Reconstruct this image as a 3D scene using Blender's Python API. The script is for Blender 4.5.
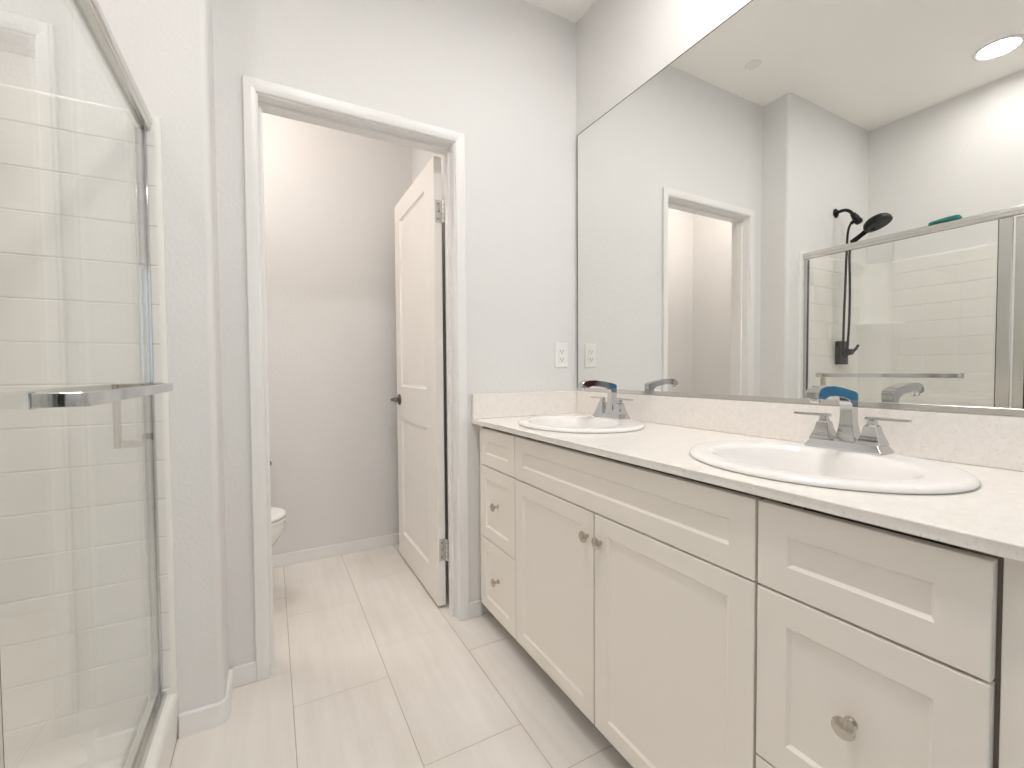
import bpy, bmesh, math, random
from mathutils import Vector, Matrix

# ------------------------------------------------------------------ reset
for o in list(bpy.data.objects):
    bpy.data.objects.remove(o, do_unlink=True)
scene = bpy.context.scene
COL = scene.collection
random.seed(7)
PI = math.pi

# ------------------------------------------------------------------ camera
cam_d = bpy.data.cameras.new('camera')
cam_d.sensor_fit = 'HORIZONTAL'
cam_d.sensor_width = 36.0
cam_d.lens = 446.785 / 1024 * 36.0
cam_d.clip_start = 0.02
cam_o = bpy.data.objects.new('camera', cam_d)
COL.objects.link(cam_o)
FW = Vector((0.475221, 0.879383, -0.029160))
RT = Vector((0.879647, -0.475582, -0.006584))
UP = Vector((0.019658, 0.022522, 0.999553))
cam_o.matrix_world = Matrix(((RT.x, UP.x, -FW.x, 0.0), (RT.y, UP.y, -FW.y, 0.0),
                             (RT.z, UP.z, -FW.z, 1.085), (0, 0, 0, 1)))
scene.camera = cam_o

# ------------------------------------------------------------------ world, exposure
world = bpy.data.worlds.new('sky')
scene.world = world
world.use_nodes = True
bg = world.node_tree.nodes['Background']
bg.inputs[0].default_value = (0.80, 0.90, 1.0, 1)
bg.inputs[1].default_value = 1.0
scene.view_settings.view_transform = 'Standard'
scene.view_settings.look = 'None'
scene.view_settings.exposure = 1.09
scene.view_settings.gamma = 1.0
scene.view_settings.use_curve_mapping = False
try:
    scene.cycles.use_denoising = True
    scene.cycles.max_bounces = 14
    scene.cycles.diffuse_bounces = 8
    scene.cycles.glossy_bounces = 8
    scene.cycles.transparent_max_bounces = 16
    scene.cycles.caustics_reflective = True
    scene.cycles.blur_glossy = 0.0
    scene.cycles.sample_clamp_indirect = 12.0
except Exception:
    pass

# ceiling lamps: (x, y, z, lens emission, colour)
LAMP_SHOWER = 33.0
LAMP_FILL = 112.0  # unseen fill lamp added to brighten the floor and cabinet fronts
LAMP_VANITY = 70.0
LAMP_TOILET = 74.0

# ------------------------------------------------------------------ materials
def new_mat(name):
    m = bpy.data.materials.new(name)
    m.use_nodes = True
    nt = m.node_tree
    return m, nt, nt.nodes['Principled BSDF']

def N(nt, kind, **kw):
    n = nt.nodes.new(kind)
    for k, v in kw.items():
        if hasattr(n, k):
            setattr(n, k, v)
        else:
            n.inputs[k].default_value = v
    return n

def L(nt, a, b):
    nt.links.new(a, b)

def c4(c):
    return (c[0], c[1], c[2], 1.0)

def add_bump(nt, bsdf, scale, strength, dist, detail=3.0, coords='Object'):
    tc = N(nt, 'ShaderNodeTexCoord')
    nz = N(nt, 'ShaderNodeTexNoise', Scale=scale, Detail=detail)
    bp = N(nt, 'ShaderNodeBump', Strength=strength, Distance=dist)
    L(nt, tc.outputs[coords], nz.inputs['Vector'])
    L(nt, nz.outputs[0], bp.inputs['Height'])
    L(nt, bp.outputs[0], bsdf.inputs['Normal'])
    return tc, nz

def plain(name, col, rough=0.5, metal=0.0, coat=0.0, bump=None, spec=0.5):
    m, nt, b = new_mat(name)
    b.inputs['Base Color'].default_value = c4(col)
    b.inputs['Roughness'].default_value = rough
    b.inputs['Metallic'].default_value = metal
    b.inputs['Specular IOR Level'].default_value = spec
    if coat:
        b.inputs['Coat Weight'].default_value = coat
        b.inputs['Coat Roughness'].default_value = 0.05
    if bump:
        add_bump(nt, b, *bump)
    return m

M = {}
M['wall'] = plain('white_wall_paint', (0.755, 0.748, 0.738), 0.55, bump=(90.0, 0.28, 0.004, 2.0), spec=0.3)
M['ceiling'] = plain('white_ceiling_paint', (0.93, 0.91, 0.885), 0.8, bump=(70.0, 0.25, 0.004, 2.0), spec=0.2)
M['trim'] = plain('white_trim_enamel', (0.83, 0.82, 0.81), 0.32)
M['door'] = plain('white_door_enamel', (0.90, 0.87, 0.83), 0.35, bump=(40.0, 0.05, 0.003, 2.0))
M['cabinet'] = plain('pale_greige_cabinet_paint', (0.88, 0.83, 0.77), 0.38, bump=(120.0, 0.05, 0.002, 2.0))
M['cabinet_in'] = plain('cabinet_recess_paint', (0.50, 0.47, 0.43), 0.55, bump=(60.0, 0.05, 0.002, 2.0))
M['carcass'] = plain('gap_shaded_cabinet_box', (0.17, 0.145, 0.12), 0.6, bump=(60.0, 0.05, 0.002, 2.0))  # box colour darkened to paint in the shade of gaps between fronts
M['porcelain'] = plain('white_porcelain', (0.86, 0.84, 0.82), 0.10)
M['acrylic'] = plain('white_gelcoat', (0.80, 0.79, 0.755), 0.22, bump=(14.0, 0.05, 0.004, 2.0))
M['chrome'] = plain('polished_chrome', (0.60, 0.60, 0.605), 0.06, 1.0)
M['satin'] = plain('satin_aluminium', (0.70, 0.69, 0.67), 0.24, 1.0)
M['nickel'] = plain('brushed_nickel', (0.58, 0.53, 0.47), 0.22, 1.0)
M['bronze'] = plain('dark_pewter', (0.20, 0.18, 0.165), 0.35, 1.0)
M['black'] = plain('matte_black_metal', (0.006, 0.006, 0.0065), 0.42, spec=0.3)
M['rubber'] = plain('black_seal', (0.02, 0.02, 0.02), 0.6)
M['plastic'] = plain('white_plastic', (0.83, 0.82, 0.80), 0.35)
M['slot'] = plain('dark_slot', (0.05, 0.045, 0.04), 0.7)
M['paper'] = plain('white_tissue_paper', (0.85, 0.84, 0.82), 0.95, bump=(60.0, 0.2, 0.003, 2.0))
M['teal'] = plain('teal_cloth', (0.015, 0.15, 0.125), 0.9, bump=(140.0, 0.6, 0.006, 3.0))
M['blue'] = plain('blue_reflection_cloth', (0.08, 0.33, 0.60), 0.95, bump=(260.0, 0.6, 0.006, 3.0))
M['maroon'] = plain('maroon_reflection_cloth', (0.11, 0.025, 0.03), 0.95, bump=(260.0, 0.6, 0.006, 3.0))
M['ring'] = plain('white_lamp_ring', (0.82, 0.82, 0.80), 0.4)

# mirror
m, nt, b = new_mat('mirror_silver')
b.inputs['Base Color'].default_value = (0.90, 0.905, 0.89, 1)
b.inputs['Metallic'].default_value = 1.0
b.inputs['Roughness'].default_value = 0.0
M['mirror'] = m

# clear glass: straight transmission plus a Fresnel reflection (same for every ray)
m, nt, b = new_mat('clear_glass')
nt.nodes.remove(b)
out = nt.nodes['Material Output']
tr = N(nt, 'ShaderNodeBsdfTransparent'); tr.inputs[0].default_value = (0.985, 0.988, 0.983, 1)
gl = N(nt, 'ShaderNodeBsdfGlossy', Roughness=0.0); gl.inputs[0].default_value = (1, 1, 1, 1)
lw = N(nt, 'ShaderNodeLayerWeight', Blend=0.5)
pw = N(nt, 'ShaderNodeMath', operation='POWER'); pw.inputs[1].default_value = 5.0
ml = N(nt, 'ShaderNodeMath', operation='MULTIPLY_ADD'); ml.inputs[1].default_value = 0.95; ml.inputs[2].default_value = 0.042
mx = N(nt, 'ShaderNodeMixShader')
L(nt, lw.outputs['Facing'], pw.inputs[0]); L(nt, pw.outputs[0], ml.inputs[0])
L(nt, ml.outputs[0], mx.inputs[0]); L(nt, tr.outputs[0], mx.inputs[1]); L(nt, gl.outputs[0], mx.inputs[2])
L(nt, mx.outputs[0], out.inputs[0])
M['glass'] = m
# tinted edge of the glass sheet
M['glass_edge'] = plain('green_glass_edge', (0.45, 0.58, 0.58), 0.1)

def lamp_mat(name, strength, col):
    m, nt, b = new_mat(name)
    b.inputs['Base Color'].default_value = (0.9, 0.9, 0.9, 1)
    b.inputs['Emission Color'].default_value = c4(col)
    b.inputs['Emission Strength'].default_value = strength
    return m

# floor tile: cream porcelain with soft long streaks along y
m, nt, b = new_mat('cream_porcelain_tile')
tc = N(nt, 'ShaderNodeTexCoord')
mp = N(nt, 'ShaderNodeMapping'); mp.inputs['Scale'].default_value = (26.0, 2.2, 1.0)
n1 = N(nt, 'ShaderNodeTexNoise', Scale=1.0, Detail=5.0, Roughness=0.6)
n2 = N(nt, 'ShaderNodeTexNoise', Scale=2.4, Detail=3.0)
r1 = N(nt, 'ShaderNodeValToRGB')
r1.color_ramp.elements[0].position = 0.30; r1.color_ramp.elements[0].color = (0.77, 0.735, 0.69, 1)
r1.color_ramp.elements[1].position = 0.72; r1.color_ramp.elements[1].color = (0.84, 0.81, 0.77, 1)
r2 = N(nt, 'ShaderNodeValToRGB')
r2.color_ramp.elements[0].position = 0.35; r2.color_ramp.elements[0].color = (0.93, 0.92, 0.90, 1)
r2.color_ramp.elements[1].position = 0.65; r2.color_ramp.elements[1].color = (1, 1, 1, 1)
mm = N(nt, 'ShaderNodeMix', data_type='RGBA', blend_type='MULTIPLY'); mm.inputs[0].default_value = 1.0
L(nt, tc.outputs['Object'], mp.inputs[0]); L(nt, mp.outputs[0], n1.inputs['Vector'])
L(nt, tc.outputs['Object'], n2.inputs['Vector'])
L(nt, n1.outputs[0], r1.inputs[0]); L(nt, n2.outputs[0], r2.inputs[0])
L(nt, r1.outputs[0], mm.inputs[6]); L(nt, r2.outputs[0], mm.inputs[7]); L(nt, mm.outputs[2], b.inputs['Base Color'])
b.inputs['Roughness'].default_value = 0.32
M['tile'] = m
M['grout'] = plain('grey_beige_grout', (0.44, 0.405, 0.36), 0.9, bump=(200.0, 0.3, 0.002, 2.0))

# quartz: warm white with fine specks
m, nt, b = new_mat('white_speckled_quartz')
tc = N(nt, 'ShaderNodeTexCoord')
n1 = N(nt, 'ShaderNodeTexNoise', Scale=260.0, Detail=2.0)
r1 = N(nt, 'ShaderNodeValToRGB')
r1.color_ramp.elements[0].position = 0.24; r1.color_ramp.elements[0].color = (0.70, 0.66, 0.615, 1)
r1.color_ramp.elements[1].position = 0.40; r1.color_ramp.elements[1].color = (0.87, 0.835, 0.795, 1)
n2 = N(nt, 'ShaderNodeTexNoise', Scale=60.0, Detail=4.0)
r2 = N(nt, 'ShaderNodeValToRGB')
r2.color_ramp.elements[0].position = 0.35; r2.color_ramp.elements[0].color = (0.95, 0.945, 0.935, 1)
r2.color_ramp.elements[1].position = 0.65; r2.color_ramp.elements[1].color = (1, 1, 1, 1)
mm = N(nt, 'ShaderNodeMix', data_type='RGBA', blend_type='MULTIPLY'); mm.inputs[0].default_value = 1.0
L(nt, tc.outputs['Object'], n1.inputs['Vector']); L(nt, tc.outputs['Object'], n2.inputs['Vector'])
L(nt, n1.outputs[0], r1.inputs[0]); L(nt, n2.outputs[0], r2.inputs[0])
L(nt, r1.outputs[0], mm.inputs[6]); L(nt, r2.outputs[0], mm.inputs[7]); L(nt, mm.outputs[2], b.inputs['Base Color'])
b.inputs['Roughness'].default_value = 0.16
M['quartz'] = m

# ------------------------------------------------------------------ mesh helpers
class MB:
    """collects shapes in one bmesh, built as ONE object"""
    def __init__(self):
        self.bm = bmesh.new()

    def _merge(self, tmp, mi):
        for f in tmp.faces:
            f.material_index = mi
        me = bpy.data.meshes.new('tmp')
        tmp.to_mesh(me); tmp.free()
        self.bm.from_mesh(me)
        bpy.data.meshes.remove(me)

    def box(self, x0, x1, y0, y1, z0, z1, bev=0.0, seg=2, mi=0, edges=None):
        t = bmesh.new()
        bmesh.ops.create_cube(t, size=1.0)
        for v in t.verts:
            v.co = Vector(((x0 + x1) / 2 + v.co.x * (x1 - x0), (y0 + y1) / 2 + v.co.y * (y1 - y0), (z0 + z1) / 2 + v.co.z * (z1 - z0)))
        if bev > 0:
            es = t.edges[:] if edges is None else [e for e in t.edges if edges(e)]
            bmesh.ops.bevel(t, geom=es, offset=bev, segments=seg, profile=0.5, affect='EDGES', clamp_overlap=True)
        self._merge(t, mi)
        return self

    def rings(self, rings, cap0=True, cap1=True, closed=True, mi=0):
        """loft through rings of points (each a list of Vectors of equal length)"""
        t = bmesh.new()
        vs = [[t.verts.new(p) for p in r] for r in rings]
        n = len(rings[0])
        for a, b in zip(vs[:-1], vs[1:]):
            for i in range(n if closed else n - 1):
                j = (i + 1) % n
                try:
                    t.faces.new((a[i], a[j], b[j], b[i]))
                except ValueError:
                    pass
        if cap0 and closed:
            t.faces.new(list(reversed(vs[0])))
        if cap1 and closed:
            t.faces.new(vs[-1])
        bmesh.ops.remove_doubles(t, verts=t.verts[:], dist=1e-6)
        bmesh.ops.recalc_face_normals(t, faces=t.faces[:])
        self._merge(t, mi)
        return self

    def lathe(self, prof, origin, axis, n=24, mi=0, cap=True):
        """prof: (radius, distance along axis) list"""
        ax = Vector(axis).normalized()
        u = ax.orthogonal().normalized(); w = ax.cross(u)
        o = Vector(origin)
        rs = [[o + ax * d + (u * math.cos(2 * PI * i / n) + w * math.sin(2 * PI * i / n)) * max(r, 1e-5) for i in range(n)] for r, d in prof]
        return self.rings(rs, cap, cap, True, mi)

    def cyl(self, p0, p1, r0, r1=None, n=20, mi=0):
        p0 = Vector(p0); p1 = Vector(p1)
        return self.lathe([(r0, 0), (r0 if r1 is None else r1, (p1 - p0).length)], p0, p1 - p0, n, mi)

    def tube(self, pts, r, n=12, mi=0):
        pts = [Vector(p) for p in pts]
        rr = r if isinstance(r, (list, tuple)) else [r] * len(pts)
        t0 = (pts[1] - pts[0]).normalized()
        u = t0.orthogonal().normalized()
        rs = []
        for i, p in enumerate(pts):
            t = (pts[min(i + 1, len(pts) - 1)] - pts[max(i - 1, 0)]).normalized()
            u = (u - t * u.dot(t)).normalized()
            w = t.cross(u)
            rs.append([p + (u * math.cos(2 * PI * k / n) + w * math.sin(2 * PI * k / n)) * rr[i] for k in range(n)])
        return self.rings(rs, True, True, True, mi)

    def prism(self, poly, axis, a0, a1, bev=0.0, mi=0):
        """poly in the two other axes (in x,y,z order), extruded along axis"""
        def P(a, b, c):
            return {'x': Vector((c, a, b)), 'y': Vector((a, c, b)), 'z': Vector((a, b, c))}[axis]
        t = bmesh.new()
        v0 = [t.verts.new(P(a, b, a0)) for a, b in poly]
        v1 = [t.verts.new(P(a, b, a1)) for a, b in poly]
        n = len(poly)
        t.faces.new(v0); t.faces.new(list(reversed(v1)))
        for i in range(n):
            j = (i + 1) % n
            t.faces.new((v0[i], v0[j], v1[j], v1[i]))
        bmesh.ops.recalc_face_normals(t, faces=t.faces[:])
        if bev > 0:
            bmesh.ops.bevel(t, geom=t.edges[:], offset=bev, segments=2, profile=0.5, affect='EDGES', clamp_overlap=True)
        self._merge(t, mi)
        return self

    def build(self, name, mats, parent=None, smooth=35.0):
        me = bpy.data.meshes.new(name)
        bmesh.ops.recalc_face_normals(self.bm, faces=self.bm.faces[:])
        if smooth:
            ang = math.radians(smooth)
            for f in self.bm.faces:
                f.smooth = True
            for e in self.bm.edges:
                if len(e.link_faces) == 2:
                    e.smooth = e.calc_face_angle(0.0) < ang
        self.bm.to_mesh(me); self.bm.free()
        for mt in (mats if isinstance(mats, (list, tuple)) else [mats]):
            me.materials.append(M[mt] if isinstance(mt, str) else mt)
        o = bpy.data.objects.new(name, me)
        COL.objects.link(o)
        if smooth:
            wn = o.modifiers.new('weighted_normal', 'WEIGHTED_NORMAL')
            wn.keep_sharp = True; wn.weight = 100
        if parent is not None:
            o.parent = parent
        return o

def thing(name, label, cat, loc=(0, 0, 0), group=None):
    o = bpy.data.objects.new(name, None)
    o.empty_display_size = 0.05
    COL.objects.link(o)
    o.location = loc
    o['label'] = label; o['category'] = cat
    if group:
        o['group'] = group
    return o

def tag(o, label, cat, group=None):
    o['label'] = label; o['category'] = cat
    if group:
        o['group'] = group
    return o

def struct(o, label=None):
    o['kind'] = 'structure'
    if label:
        o['label'] = label
    return o

def copy_tree(o, parent=None):
    c = o.copy(); COL.objects.link(c)
    if parent is not None:
        c.parent = parent
    for ch in list(o.children):
        copy_tree(ch, c)
    return c

def ell(cx, cy, z, bx, ay, n=72):
    return [Vector((cx + bx * math.cos(2 * PI * i / n), cy + ay * math.sin(2 * PI * i / n), z)) for i in range(n)]

def rrect(cx, cy, z, hx, hy, r=0.0, k=4):
    """rounded rectangle ring in xy"""
    if r <= 0:
        return [Vector((cx + sx * hx, cy + sy * hy, z)) for sx, sy in ((1, 1), (-1, 1), (-1, -1), (1, -1))]
    out = []
    for ci, (sx, sy) in enumerate(((1, 1), (-1, 1), (-1, -1), (1, -1))):
        for j in range(k + 1):
            a = PI / 2 * (ci + j / k)
            out.append(Vector((cx + sx * (hx - r) + r * math.cos(a), cy + sy * (hy - r) + r * math.sin(a), z)))
    return out

# ------------------------------------------------------------------ plan
XW = 1.338          # mirror wall
YD = 1.797          # door wall (this room's face)
YD2 = 1.911         # door wall, toilet room face
YE = 1.624          # shower end wall / stub face
XSTUB = -0.146      # stub corner
XB = -1.087         # shower back wall face
YN = 0.06           # shower near wall face
XL = -0.245         # left wall behind the camera
YR = -1.75          # rear wall
ZC = 2.768
OX0, OX1, OZ = -0.019, 0.698, 2.045     # door opening between jambs
TX0, TX1, TY1 = -0.72, 0.808, 2.80      # toilet room

# ================================================================== STRUCTURE
# floor: porcelain tiles laid in staggered rows over grout
mb = MB()
mb.box(-1.25, 1.45, -1.85, 2.95, -0.06, -0.0012, mi=1)
cols = [(-1.19, 1.587), (-0.88, 1.787), (-0.57, 1.987), (-0.265, 1.785), (0.044, 1.587), (0.350, 1.781), (0.657, 1.585), (0.962, 1.785), (1.268, 1.585)]
GW = 0.0022
for i, (x, yj) in enumerate(cols):
    x1 = cols[i + 1][0] if i + 1 < len(cols) else 1.44
    y = yj - 6 * 0.608
    while y < 2.94:
        a, c = max(y, -1.84), min(y + 0.608, 2.94)
        if c - a > 0.01:
            mb.box(x + GW / 2, x1 - GW / 2, a + GW / 2, c - GW / 2, -0.012, 0.0, bev=0.0009, seg=1,
                   edges=lambda e: all(v.co.z > -0.002 for v in e.verts))
        y += 0.608
floor = struct(mb.build('floor', ['tile', 'grout'], smooth=0), 'cream porcelain plank tile floor')

mb = MB(); mb.box(-1.25, 1.45, -1.85, 2.95, ZC, ZC + 0.1)
struct(mb.build('ceiling', 'ceiling', smooth=0))
mb = MB(); mb.box(XW, XW + 0.1, YR, YD2, 0, ZC)
struct(mb.build('wall_right', 'wall', smooth=0))
# door wall, with the opening for the toilet room
mb = MB()
mb.box(-0.9, OX0 - 0.018, YD, YD2, 0, ZC)
mb.box(OX1 + 0.018, XW + 0.1, YD, YD2, 0, ZC)
mb.box(OX0 - 0.018, OX1 + 0.018, YD, YD2, OZ + 0.018, ZC)
struct(mb.build('wall_back', 'wall', smooth=0))
# short return wall at the end of the shower, with a bullnose corner
mb = MB()
mb.box(-1.25, XSTUB, YE, YD, 0, ZC, bev=0.020, seg=6,
       edges=lambda e: all(v.co.x > XSTUB - 1e-4 and v.co.y < YE + 1e-4 for v in e.verts))
struct(mb.build('wall_return', 'wall', smooth=40))
mb = MB(); mb.box(-1.25, XB - 0.02, YN - 0.1, YE, 0, ZC)
struct(mb.build('wall_shower', 'wall', smooth=0))
mb = MB(); mb.box(-1.25, XL, YN - 0.1, YN, 0, ZC)
struct(mb.build('wall_near', 'wall', smooth=0))
mb = MB(); mb.box(XL - 0.1, XL, YR, YN - 0.1, 0, ZC)
struct(mb.build('wall_left', 'wall', smooth=0))
# rear wall with a window in it
WX0, WX1, WZ0, WZ1 = 0.0, 1.0, 0.95, 2.05
mb = MB()
mb.box(XL - 0.1, WX0, YR - 0.1, YR, 0, ZC); mb.box(WX1, XW + 0.1, YR - 0.1, YR, 0, ZC)
mb.box(WX0, WX1, YR - 0.1, YR, 0, WZ0); mb.box(WX0, WX1, YR - 0.1, YR, WZ1, ZC)
struct(mb.build('wall_front', 'wall', smooth=0))
mb = MB()
for a in (WX0, WX1 - 0.045, (WX0 + WX1) / 2 - 0.02):
    mb.box(a, a + 0.045, YR - 0.08, YR - 0.03, WZ0, WZ1, bev=0.004)
for a in (WZ0, WZ1 - 0.045):
    mb.box(WX0 + 0.045, WX1 - 0.045, YR - 0.078, YR - 0.032, a, a + 0.045, bev=0.004)
wf = struct(mb.build('window_1', 'trim'))
mb = MB(); mb.box(WX0 + 0.04, WX1 - 0.04, YR - 0.058, YR - 0.052, WZ0 + 0.04, WZ1 - 0.04)
mb.build('pane', 'glass', wf, smooth=0)
# toilet room walls
mb = MB(); mb.box(TX0 - 0.1, TX1 + 0.1, TY1, TY1 + 0.1, 0, ZC)
struct(mb.build('wall_toilet_back', 'wall', smooth=0))
mb = MB(); mb.box(TX0 - 0.1, TX0, YD2, TY1, 0, ZC)
struct(mb.build('wall_toilet_left', 'wall', smooth=0))
mb = MB(); mb.box(TX1, TX1 + 0.1, YD2, TY1, 0, ZC)
struct(mb.build('wall_toilet_right', 'wall', smooth=0))

# door jamb with stop
mb = MB()
mb.box(OX0 - 0.018, OX0, YD - 0.001, YD2 + 0.001, 0.001, OZ + 0.018, bev=0.001, seg=1)
mb.box(OX1, OX1 + 0.018, YD - 0.001, YD2 + 0.001, 0.001, OZ + 0.018, bev=0.001, seg=1)
mb.box(OX0, OX1, YD - 0.001, YD2 + 0.001, OZ, OZ + 0.018, bev=0.001, seg=1)
mb.box(OX0, OX0 + 0.011, 1.838, 1.873, 0.001, OZ - 0.011, bev=0.002, seg=2)
mb.box(OX1 - 0.011, OX1, 1.838, 1.873, 0.001, OZ - 0.011, bev=0.002, seg=2)
mb.box(OX0, OX1, 1.838, 1.873, OZ - 0.011, OZ, bev=0.002, seg=2)
struct(mb.build('trim_1', 'trim'))

# casings: flat boards with eased edges, mitred look
def casing(name, yf, yb):
    mb = MB()
    s = -1 if yf < yb else 1
    x0, x1, x2, x3 = -0.064, -0.0245, 0.7032, 0.743
    z0, z1 = OZ + 0.0055, 2.091
    # profile: thicker at the outer edge, eased to the inner edge
    def leg(xo, xi):
        prof = [(xo, yb), (xo, yf + (yb - yf) * 0.12), (xo + (xi - xo) * 0.06, yf), (xo + (xi - xo) * 0.55, yf),
                (xo + (xi - xo) * 0.9, yf + (yb - yf) * 0.22), (xi, yf + (yb - yf) * 0.45), (xi, yb)]
        return prof
    for xo, xi in ((x0, x1), (x3, x2)):
        pr = leg(xo, xi)
        r0 = [Vector((x, y, 0.001)) for x, y in pr]
        r1 = [Vector((x, y, z1 - (z1 - z0) * (x - xo) / (xi - xo))) if True else None for x, y in pr]
        mb.rings([r0, [Vector((x, y, z1 - (z1 - z0) * (abs(x - xo) / abs(xi - xo)))) for x, y in pr]])
    pr = leg(0.0, 1.0)
    def at(t, y, left):
        x = (x0 + (x1 - x0) * t) if left else (x3 + (x2 - x3) * t)
        return Vector((x, y, z1 - (z1 - z0) * t))
    mb.rings([[at(t, y, True) for t, y in pr], [at(t, y, False) for t, y in pr]])
    return struct(mb.build(name, 'trim', smooth=30))
casing('trim_2', YD - 0.015, YD)
casing('trim_3', YD2 + 0.015, YD2)

# baseboards
def bb(name, segs):
    mb = MB()
    for x0, x1, y0, y1 in segs:
        mb.box(x0, x1, y0, y1, 0.001, 0.068, bev=0.003, seg=2, edges=lambda e: all(v.co.z > 0.06 for v in e.verts))
    return struct(mb.build(name, 'trim', smooth=30))
bb('baseboard_back', [(XSTUB + 0.010, -0.0645, YD - 0.012, YD), (0.7435, 0.806, YD - 0.012, YD)])
# baseboard that wraps the rounded return corner
mb = MB()
path = [(-0.2600, YE), (XSTUB - 0.020, YE)]
R = 0.020
for k in range(1, 7):
    a = -PI / 2 + PI / 2 * k / 6
    path.append((XSTUB - R + R * math.cos(a), YE + R + R * math.sin(a)))
path.append((XSTUB, YD - 0.012))
def off(path, d):
    out = []
    for i, (x, y) in enumerate(path):
        a = path[max(i - 1, 0)]; c = path[min(i + 1, len(path) - 1)]
        t = Vector((c[0] - a[0], c[1] - a[1])).normalized()
        out.append((x + t.y * d, y - t.x * d))
    return out
o1 = off(path, 0.0005); o2 = off(path, 0.012); o3 = off(path, 0.009)
rs = [[Vector((*o1[i], 0.001)), Vector((*o2[i], 0.001)), Vector((*o2[i], 0.065)), Vector((*o3[i], 0.069)), Vector((*o1[i], 0.069))] for i in range(len(path))]
mb.rings(rs)
struct(mb.build('baseboard_return', 'trim', smooth=30))
bb('baseboard_toilet', [(TX0, TX1, TY1 - 0.012, TY1), (TX1 - 0.012, TX1, YD2 + 0.02, TY1 - 0.012), (TX0, TX0 + 0.012, YD2 + 0.02, TY1 - 0.012)])
bb('baseboard_left', [(XL, XL + 0.012, YR, YN)])
bb('baseboard_front', [(XL + 0.012, XW, YR, YR + 0.012)])

# ---- two-panel door leaf, opened into the toilet room
DX0, DX1, DY0, DY1, DZ0, DZ1 = 0.655, 0.690, 1.932, 2.640, 0.012, 2.042
def panel_door():
    mb = MB()
    sh, sf, rails = 0.140, 0.100, [(DZ0, 0.155), (0.815, 1.000), (1.938, DZ1)]
    # left / right skins with sunken moulded panels
    y0, y1 = DY0, DY1
    wins = [(y0 + sh, y1 - sf, 0.155, 0.815), (y0 + sh, y1 - sf, 1.000, 1.938)]
    for xs, sgn in ((DX0, 1), (DX1, -1)):
        t = bmesh.new()
        def q(pts):
            t.faces.new([t.verts.new(p) for p in pts])
        def F(y, z, d=0.0):
            return Vector((xs + sgn * d, y, z))
        def rect(ya, yb, za, zb, d=0.0):
            q([F(ya, za, d), F(yb, za, d), F(yb, zb, d), F(ya, zb, d)])
        zs = [DZ0, 0.155, 0.815, 1.000, 1.938, DZ1]
        for za, zb in zip(zs[:-1], zs[1:]):
            rect(y0, y0 + sh, za, zb); rect(y1 - sf, y1, za, zb)
        for za, zb in rails:
            rect(y0 + sh, y1 - sf, za, zb)
        for ya, yb, za, zb in wins:
            prof = [(0.0, 0.0), (0.005, 0.007), (0.014, 0.0105), (0.024, 0.0105), (0.046, 0.0025)]
            for (o0, d0), (o1_, d1) in zip(prof[:-1], prof[1:]):
                A = [(ya + o0, za + o0), (yb - o0, za + o0), (yb - o0, zb - o0), (ya + o0, zb - o0)]
                B = [(ya + o1_, za + o1_), (yb - o1_, za + o1_), (yb - o1_, zb - o1_), (ya + o1_, zb - o1_)]
                for i in range(4):
                    j = (i + 1) % 4
                    q([F(*A[i], d0), F(*A[j], d0), F(*B[j], d1), F(*B[i], d1)])
            o0, d0 = prof[-1]
            rect(ya + o0, yb - o0, za + o0, zb - o0, d0)
        bmesh.ops.remove_doubles(t, verts=t.verts[:], dist=1e-5)
        bmesh.ops.recalc_face_normals(t, faces=t.faces[:])
        mb._merge(t, 0)
    t = bmesh.new()
    def q(pts):
        t.faces.new([t.verts.new(Vector(p)) for p in pts])
    q([(DX0, DY0, DZ0), (DX1, DY0, DZ0), (DX1, DY0, DZ1), (DX0, DY0, DZ1)])
    q([(DX0, DY1, DZ0), (DX1, DY1, DZ0), (DX1, DY1, DZ1), (DX0, DY1, DZ1)])
    q([(DX0, DY0, DZ0), (DX1, DY0, DZ0), (DX1, DY1, DZ0), (DX0, DY1, DZ0)])
    q([(DX0, DY0, DZ1), (DX1, DY0, DZ1), (DX1, DY1, DZ1), (DX0, DY1, DZ1)])
    mb._merge(t, 0)
    bmesh.ops.remove_doubles(mb.bm, verts=mb.bm.verts[:], dist=1e-5)
    return mb
door = struct(panel_door().build('door_1', 'door', smooth=20), 'white two panel door standing open into the toilet room')
# hinges
for zc in (1.80, 0.27):
    mb = MB()
    mb.box(DX0 + 0.006, DX1 + 0.001, DY0 - 0.0028, DY0 - 0.0002, zc - 0.05, zc + 0.05, bev=0.001, seg=1)   # leaf on the door edge
    mb.box(OX1 - 0.0028, OX1 - 0.0002, YD2 - 0.032, YD2 + 0.004, zc - 0.05, zc + 0.05, bev=0.001, seg=1)  # leaf on the jamb
    mb.box(OX1 - 0.004, OX1 - 0.0015, YD2, DY0 - 0.006, zc - 0.05, zc + 0.05)
    for k in range(5):
        z0 = zc - 0.05 + k * 0.02
        mb.cyl((OX1 - 0.003, DY0 - 0.009, z0 + 0.0006), (OX1 - 0.003, DY0 - 0.009, z0 + 0.0194), 0.0065, n=14)
    for dz in (-0.034, 0.0, 0.034):
        mb.cyl((DX0 + 0.018 + (0.004 if dz == 0 else 0.0), DY0 - 0.0028, zc + dz), (DX0 + 0.018 + (0.004 if dz == 0 else 0), DY0 - 0.0042, zc + dz), 0.0042, 0.003, n=10, mi=1)
    h = mb.build('hinge', ['satin', 'bronze'], door)
    h['label'] = 'satin metal butt hinge'
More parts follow.
